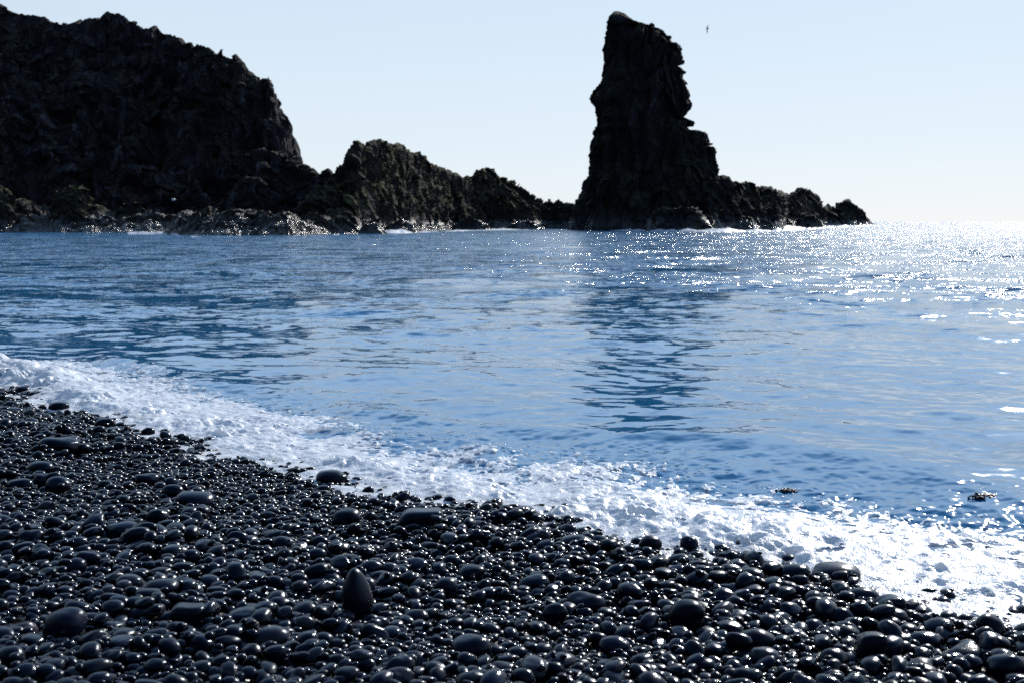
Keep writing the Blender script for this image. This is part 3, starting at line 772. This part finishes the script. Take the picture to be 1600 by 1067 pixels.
def single_stone(i, name, label, kind=''):
    s = S[i]; V, Fq = ICO[4]
    base = SHAPES[4][int(s[9])].copy()
    if kind == 'cone':
        zz = (V[:, 2] + 1) / 2
        rad = np.clip(1.06 - 0.44 * zz ** 1.5, 0.05, 2)
        base = np.stack([V[:, 0] * rad * 1.1, V[:, 1] * rad * 1.1, V[:, 2]], -1) * (1 + 0.05 * vnoise(V[:, 0] * 1.3, V[:, 1] * 1.3, V[:, 2] * 1.3, 5))[:, None]
    if kind == 'block':
        base = V * ((np.abs(V) ** 4.5).sum(1) ** (-1 / 4.5))[:, None] * (1 + 0.12 * vnoise(V[:, 0] * 1.1, V[:, 1] * 1.1, V[:, 2] * 1.1, int(s[9]) + 3))[:, None]
        base[:, 0] += 0.25 * base[:, 2]
    if kind == 'rough':
        base = base * (1 + 0.18 * fbm(V[:, 0] * 3, V[:, 1] * 3, V[:, 2] * 3, 8, 3))[:, None]
    v = (base * s[3:6]) @ ROT[i].T
    o = mesh_np(name, v, Fq, M_STONE, True, {'rnd': np.full(len(v), s[10])})
    o.location = s[0:3]
    return tag(o, label, 'stone' if name == 'beach_stone' else 'pebble', 'large black stones on the beach' if name == 'beach_stone' else 'black pebbles on the beach')
for i, s in enumerate(stones):
    if s[11] is not None: single_stone(i, 'beach_stone', s[11][1], s[11][0])
for i in sorted(pick):
    s = S[i]; el = s[5] / s[3]
    lb = 'round wet black pebble among the smaller pebbles of the beach' if el > 0.62 else (
         'oval wet black pebble among the smaller pebbles of the beach' if el > 0.5 else 'flattish wet black pebble among the smaller pebbles of the beach')
    single_stone(i, 'beach_pebble', lb)

# ------------------------------------------------------------------ foam along the shore
EDGE = [(0, 566, 545), (110, 574, 556), (300, 603, 590), (400, 640, 610), (520, 672, 640), (700, 712, 668), (850, 728, 688), (1000, 745, 708), (1200, 784, 750), (1400, 822, 788), (1600, 848, 805)]
ed = np.array(EDGE, float)
ex1, ey1 = on_plane(ed[:, 0], ed[:, 1]); ex2, ey2 = on_plane(ed[:, 0], ed[:, 2])
w1 = wdist(ex1, ey1); w2 = wdist(ex2, ey2)
# columns along x, finer close to the camera
xs = [4.2]
while xs[-1] > -9.5:
    dcur = float(y_shore(np.array(xs[-1]))); xs.append(xs[-1] - max(0.0035, 0.0009 * dcur))
xs = np.array(xs)
ww = np.concatenate([np.arange(-0.50, 1.3, 0.0055), np.arange(1.3, 2.6, 0.008)])
FX, FW = np.meshgrid(xs, ww, indexing='ij')
FY = y_shore(FX) + FW / 0.75
W1 = np.interp(FX, ex1, w1) + 0.22 * vnoise(FX * 1.3, FY * 1.3, 0, 31) + 0.10 * vnoise(FX * 4, FY * 4, 0, 32)
W2 = np.interp(FX, ex2, w2) + 0.25 * vnoise(FX * 0.9, FY * 0.9, 0, 33) + 0.15
edge0 = -0.36 + 0.05 * vnoise(FX * 2.2, 0, 0, 34) + 0.035 * vnoise(FX * 7, FY * 5, 0, 35)
dense = np.clip((W1 * 1.30 - FW) / 0.80, 0, 1)
thin = np.clip((W2 - FW) / (W2 - 0.5 * W1 + 0.05), 0, 1)
wx = FX + 0.10 * vnoise(FX * 3, FY * 3, 0, 36); wy = FY + 0.10 * vnoise(FX * 3, FY * 3, 5, 36)
lace = np.abs(fbm(wx * 5, wy * 5, 0, 37, 4, 0.6))       # curved threads of froth where it is near zero
lace2 = np.abs(fbm(wx * 17, wy * 15, 0, 39, 3, 0.6))
spot = fbm(FX * 38, FY * 30, 0, 38, 3, 0.65)
keepv = (1.0 * dense + 0.80 * thin + 0.60 * spot - 1.9 * lace - 1.3 * lace2 > 0.25) & (FW > edge0) & (FW < W2 + 0.25)
bill0, _, _c = worley(wx * 3.0, wy * 2.1, 0, 45)
bill1, _, _c = worley(wx * 7.5, wy * 5.5, 0, 41)
bill2, _, _c2 = worley(FX * 19, FY * 15, 0, 42)
bill3, _, _c3 = worley(FX * 44, FY * 36, 0, 43)
thick = dense * np.clip((FW + 0.10) / 0.25, 0.10, 1) * (1 + 0.9 * np.clip((-3.0 - FX) / 1.2, 0, 1))
puff = np.clip(fbm(FX * 1.7, FY * 1.7, 0, 44, 2) + 0.55, 0.15, 1.2)
fine = np.clip((FX + 4.5) / 2.5, 0.35, 1)
lump = (0.78 - 0.22 * np.clip((FX + 1.0) / 2, 0, 1)) * (0.055 * np.clip(1 - bill0 ** 2 * 1.6, 0, 1) * np.clip(0.9 - FW / 1.2, 0.2, 1) + 0.034 * np.clip(1 - bill1 ** 2 * 1.5, 0, 1) + 0.016 * np.clip(1 - bill2 ** 2 * 1.5, 0, 1) * fine + 0.006 * np.clip(1 - bill3 * 1.1, 0, 1) * fine) * puff
pf = np.random.default_rng(77); splash = np.zeros_like(FX); PUFFS = []
for _ in range(60):
    qx = pf.uniform(-6.5, 3.2); qw = pf.uniform(-0.02, 0.35); qy = float(y_shore(np.array(qx))) + qw / 0.75; qr = pf.uniform(0.05, 0.12); qa = pf.uniform(0.008, 0.030)
    PUFFS.append((qx, qy, qr, qa))
    c0 = np.searchsorted(-xs, -(qx + 3 * qr)); c1 = np.searchsorted(-xs, -(qx - 3 * qr)) + 1
    sx_, sy_ = FX[c0:c1], FY[c0:c1]
    splash[c0:c1] += qa * np.exp(-((sx_ - qx) ** 2 + ((sy_ - qy) * 1.3) ** 2) / qr ** 2) * (0.7 + 0.9 * vnoise(sx_ * 30, sy_ * 30, 0, 78))
lump = lump + splash * np.clip((FW + 0.12) / 0.2, 0, 1)
FZ = wave_z(FX, FY, 0.005) + 0.004 + thick * (lump + 0.006) + (1 - thick) * 0.003 * np.clip(1 - bill3, 0, 1)
FZ = np.maximum(FZ, 0) + 0.0
P = np.stack([FX, FY, FZ], -1)
fq = grid_faces(*FX.shape)
kv = keepv.ravel()
fq = fq[kv[fq].sum(1) >= 3]
used = np.unique(fq); remap = np.full(kv.size, -1); remap[used] = np.arange(len(used))
fV = P.reshape(-1, 3)[used]; fF = remap[fq][:, ::-1]
# loose froth bubbles and spray drops
br = np.random.default_rng(19)
nb = 9000
bx = br.uniform(-7, 3.6, nb); bw = (-0.05 + 0.95 * br.random(nb) ** 1.5) * (np.interp(bx, ex2, w2))
by = y_shore(bx) + bw / 0.75
bd = np.sqrt(bx ** 2 + by ** 2)
brad = br.uniform(0.0010, 0.0028, nb) * (0.6 + 0.08 * bd)
bz = wave_z(bx, by, 0.005) + 0.006 + 0.045 * br.random(nb) ** 2.5
for k_, (qx, qy, qr, qa) in enumerate(PUFFS):          # drops thrown up around each splash
    sl_ = slice(k_ * 55, k_ * 55 + 55); bx[sl_] = qx + br.normal(0, qr * .8, 55); by[sl_] = qy + br.normal(0, qr * .6, 55)
    bz[sl_] = 0.02 + qa + np.abs(br.normal(0, 0.6 * qa + 0.01, 55)); brad[sl_] *= 0.75
bz = np.maximum(bz, beach_z(bx, by) + 0.02)
iv, ifc = ico(1)
bv = iv[None] * brad[:, None, None] + np.stack([bx, by, bz], -1)[:, None, :]
bf = ifc[None] + (np.arange(nb) * len(iv))[:, None, None]
foam = mesh_np('sea_foam', fV, fF, M_FOAM)
tag(foam, 'white frothy surf washing up along the edge of the pebbles', 'sea foam', kind='stuff')
M_DROP = simple('froth_drops', (0.75, 0.78, 0.82), 0.12)
dro = mesh_np('spray_drops', bv.reshape(-1, 3), bf.reshape(-1, 3), M_DROP)
tag(dro, 'tiny white spray drops and bubbles over the surf', 'spray', kind='stuff')

# surf at the foot of the far rocks
def far_surf(pts, width, seed):
    pts = np.array(pts, float); us = np.linspace(pts[0, 0], pts[-1, 0], 500)
    x, y = on_plane(us, np.interp(us, pts[:, 0], pts[:, 1]))
    t = np.linspace(0, 1, 24)[:, None]
    Y = y[None] + t * width; X = x[None] * (Y / y[None])
    n = fbm(X * 0.5, Y * 0.5, 0, seed, 4, 0.6)
    Zs = -0.25 + (0.50 + 0.5 * n) * np.sin(np.pi * t) ** 0.6 * (0.6 + 0.6 * vnoise(X * .12, Y * .1, 0, seed + 5))
    return np.stack([X, Y, Zs], -1)
gs = [far_surf([(560, 367), (640, 364.6), (740, 361.2), (800, 360), (900, 360.2), (960, 361.4), (1110, 363), (1215, 362), (1290, 358)], 9, 71),
      far_surf([(760, 359.6), (830, 358.8), (900, 358.9), (950, 359.8)], 26, 72),
      far_surf([(200, 366.4), (262, 367), (300, 371), (460, 371), (530, 368)], 5, 73),
      far_surf([(1225, 358.5), (1290, 357), (1370, 353.5)], 20, 74)]
o = add_grids('far_surf', gs, M_FOAM, smooth=True); tag(o, 'white line of surf breaking along the foot of the far rocks', 'surf', kind='stuff')

# ------------------------------------------------------------------ kelp, pale stone, bird
def kelp(u, v, size, label, seed, zb=None, n=26):
    r = np.random.default_rng(seed); x, y = on_plane(u, v); x = float(x); y = float(y)
    Vs, Fs, o_ = [], [], 0
    for _ in range(n):
        L_ = size * r.uniform(0.35, 0.9); k = 12; a = r.uniform(0, 6.28); px_, py_ = r.normal(0, size * 0.28), r.normal(0, size * 0.2); wd = r.uniform(0.005, 0.012)
        da = r.normal(0, 0.18); cur = np.array([px_, py_]); row = []
        for q in range(k):
            dirv = np.array([math.cos(a), math.sin(a) * 0.6]); nrm = np.array([-dirv[1], dirv[0]])
            ws = wd * math.sin(math.pi * (q + 0.6) / (k + 0.4)); zz = 0.002 + 0.005 * math.sin(q * 0.9 + seed + px_ * 40) + r.normal(0, .002)
            for sgn, dz in ((-1, 0), (1, 0.004), (1, -0.003), (-1, -0.006)):
                row.append([cur[0] + sgn * nrm[0] * ws, cur[1] + sgn * nrm[1] * ws, zz + dz])
            cur = cur + dirv * L_ / k; a += da + r.normal(0, .12)
        Vs.append(row)
        for q in range(k - 1):
            for e in range(4):
                Fs.append([o_ + q * 4 + e, o_ + q * 4 + (e + 1) % 4, o_ + (q + 1) * 4 + (e + 1) % 4, o_ + (q + 1) * 4 + e])
        o_ += k * 4
    o = mesh_np('kelp_clump', np.array(Vs).reshape(-1, 3), np.array(Fs), M_KELP)
    z = float(wave_z(np.array([x]), np.array([y]), 0.01)[0]) if zb is None else zb
    o.location = (x, y, z); return tag(o, label, 'kelp')
kelp(1231, 768, 0.06, 'small tangle of brown kelp floating left of the larger kelp patch', 1)
kelp(1536, 787, 0.12, 'wider tangle of brown kelp floating near the right edge', 2, n=24)
0 and kelp(1322, 790, 0.12, 'kelp strands just breaking the surface at the outer edge of the surf', 3, n=14)
kelp(342, 709, 0.12, 'thin dark strip of kelp lying in the foam at upper left', 4, zb=0.02, n=14)
0 and kelp(478, 703, 0.12, 'dark bit of kelp caught in the foam above the long smooth stone', 5, zb=0.05, n=12)

V, Fq = ICO[3]; x, y = on_plane(271, 358)
rx, rz = ray(271, 312.5)
Dp = 150.0
o = mesh_np('pale_boulder', stone_shape(V, 9) * np.array([0.24, 0.2, 0.16]), Fq, M_PALE); o.location = (float(rx) * Dp, Dp, H_CAM + float(rz) * Dp)
tag(o, 'single small white stone on the dark rocks under the cliff', 'stone')

def bird():
    Vs, Fs = [], []
    def tube(pts, rad, n=10):
        o_ = len(Vs); k = len(pts)
        for i, (p, (ra, rb)) in enumerate(zip(pts, rad)):
            p0 = Vector(pts[max(0, i - 1)]); p1 = Vector(pts[min(k - 1, i + 1)]); d = (p1 - p0).normalized()
            s_ = d.cross(Vector((0, 1, 0.01))).normalized(); t_ = d.cross(s_)
            for j in range(n):
                a = 2 * math.pi * j / n; Vs.append(tuple(Vector(p) + s_ * (math.cos(a) * ra) + t_ * (math.sin(a) * rb)))
        for i in range(k - 1):
            for j in range(n): Fs.append((o_ + i * n + j, o_ + i * n + (j + 1) % n, o_ + (i + 1) * n + (j + 1) % n, o_ + (i + 1) * n + j))
        Fs.append(tuple(o_ + j for j in range(n))[::-1]); Fs.append(tuple(o_ + (k - 1) * n + j for j in range(n)))
    # body, head to the left, seen side-on while banking
    tube([(-0.235, 0, 0.0), (-0.20, 0, 0.004), (-0.16, 0, 0.012), (-0.10, 0, 0.004), (0, 0, 0), (0.10, 0, 0), (0.17, 0, 0), (0.24, 0, 0.005)],
         [(.006, .006), (.016, .016), (.034, .032), (.045, .042), (.065, .06), (.05, .045), (.03, .03), (.012, .05)])
    # wings: long, tapering and swept, one up, one down
    tube([(0, 0, .02), (-.03, -.03, .14), (-.01, -.06, .27), (.05, -.08, .40)], [(.075, .025), (.07, .018), (.055, .014), (.012, .006)])
    tube([(0, 0, -.02), (-.03, -.02, -.18), (-.01, -.04, -.38), (.05, -.05, -.62)], [(.075, .025), (.07, .018), (.055, .014), (.012, .006)])
    me = bpy.data.meshes.new('seabird'); me.from_pydata(Vs, [], Fs); me.materials.append(M_BIRD)
    o = bpy.data.objects.new('seabird', me); C.objects.link(o)
    md = o.modifiers.new('remesh', 'REMESH'); md.mode = 'VOXEL'; md.voxel_size = 0.008; md.use_smooth_shade = True
    rx, rz = ray(1105.3, 45); D = 160
    o.location = (float(rx) * D, D, H_CAM + float(rz) * D); o.rotation_euler = (0, math.radians(4), math.radians(12)); o.scale = (1.2, 1.2, 1.2)
    return tag(o, 'lone dark seabird banking in the sky right of the sea stack', 'bird')
bird()
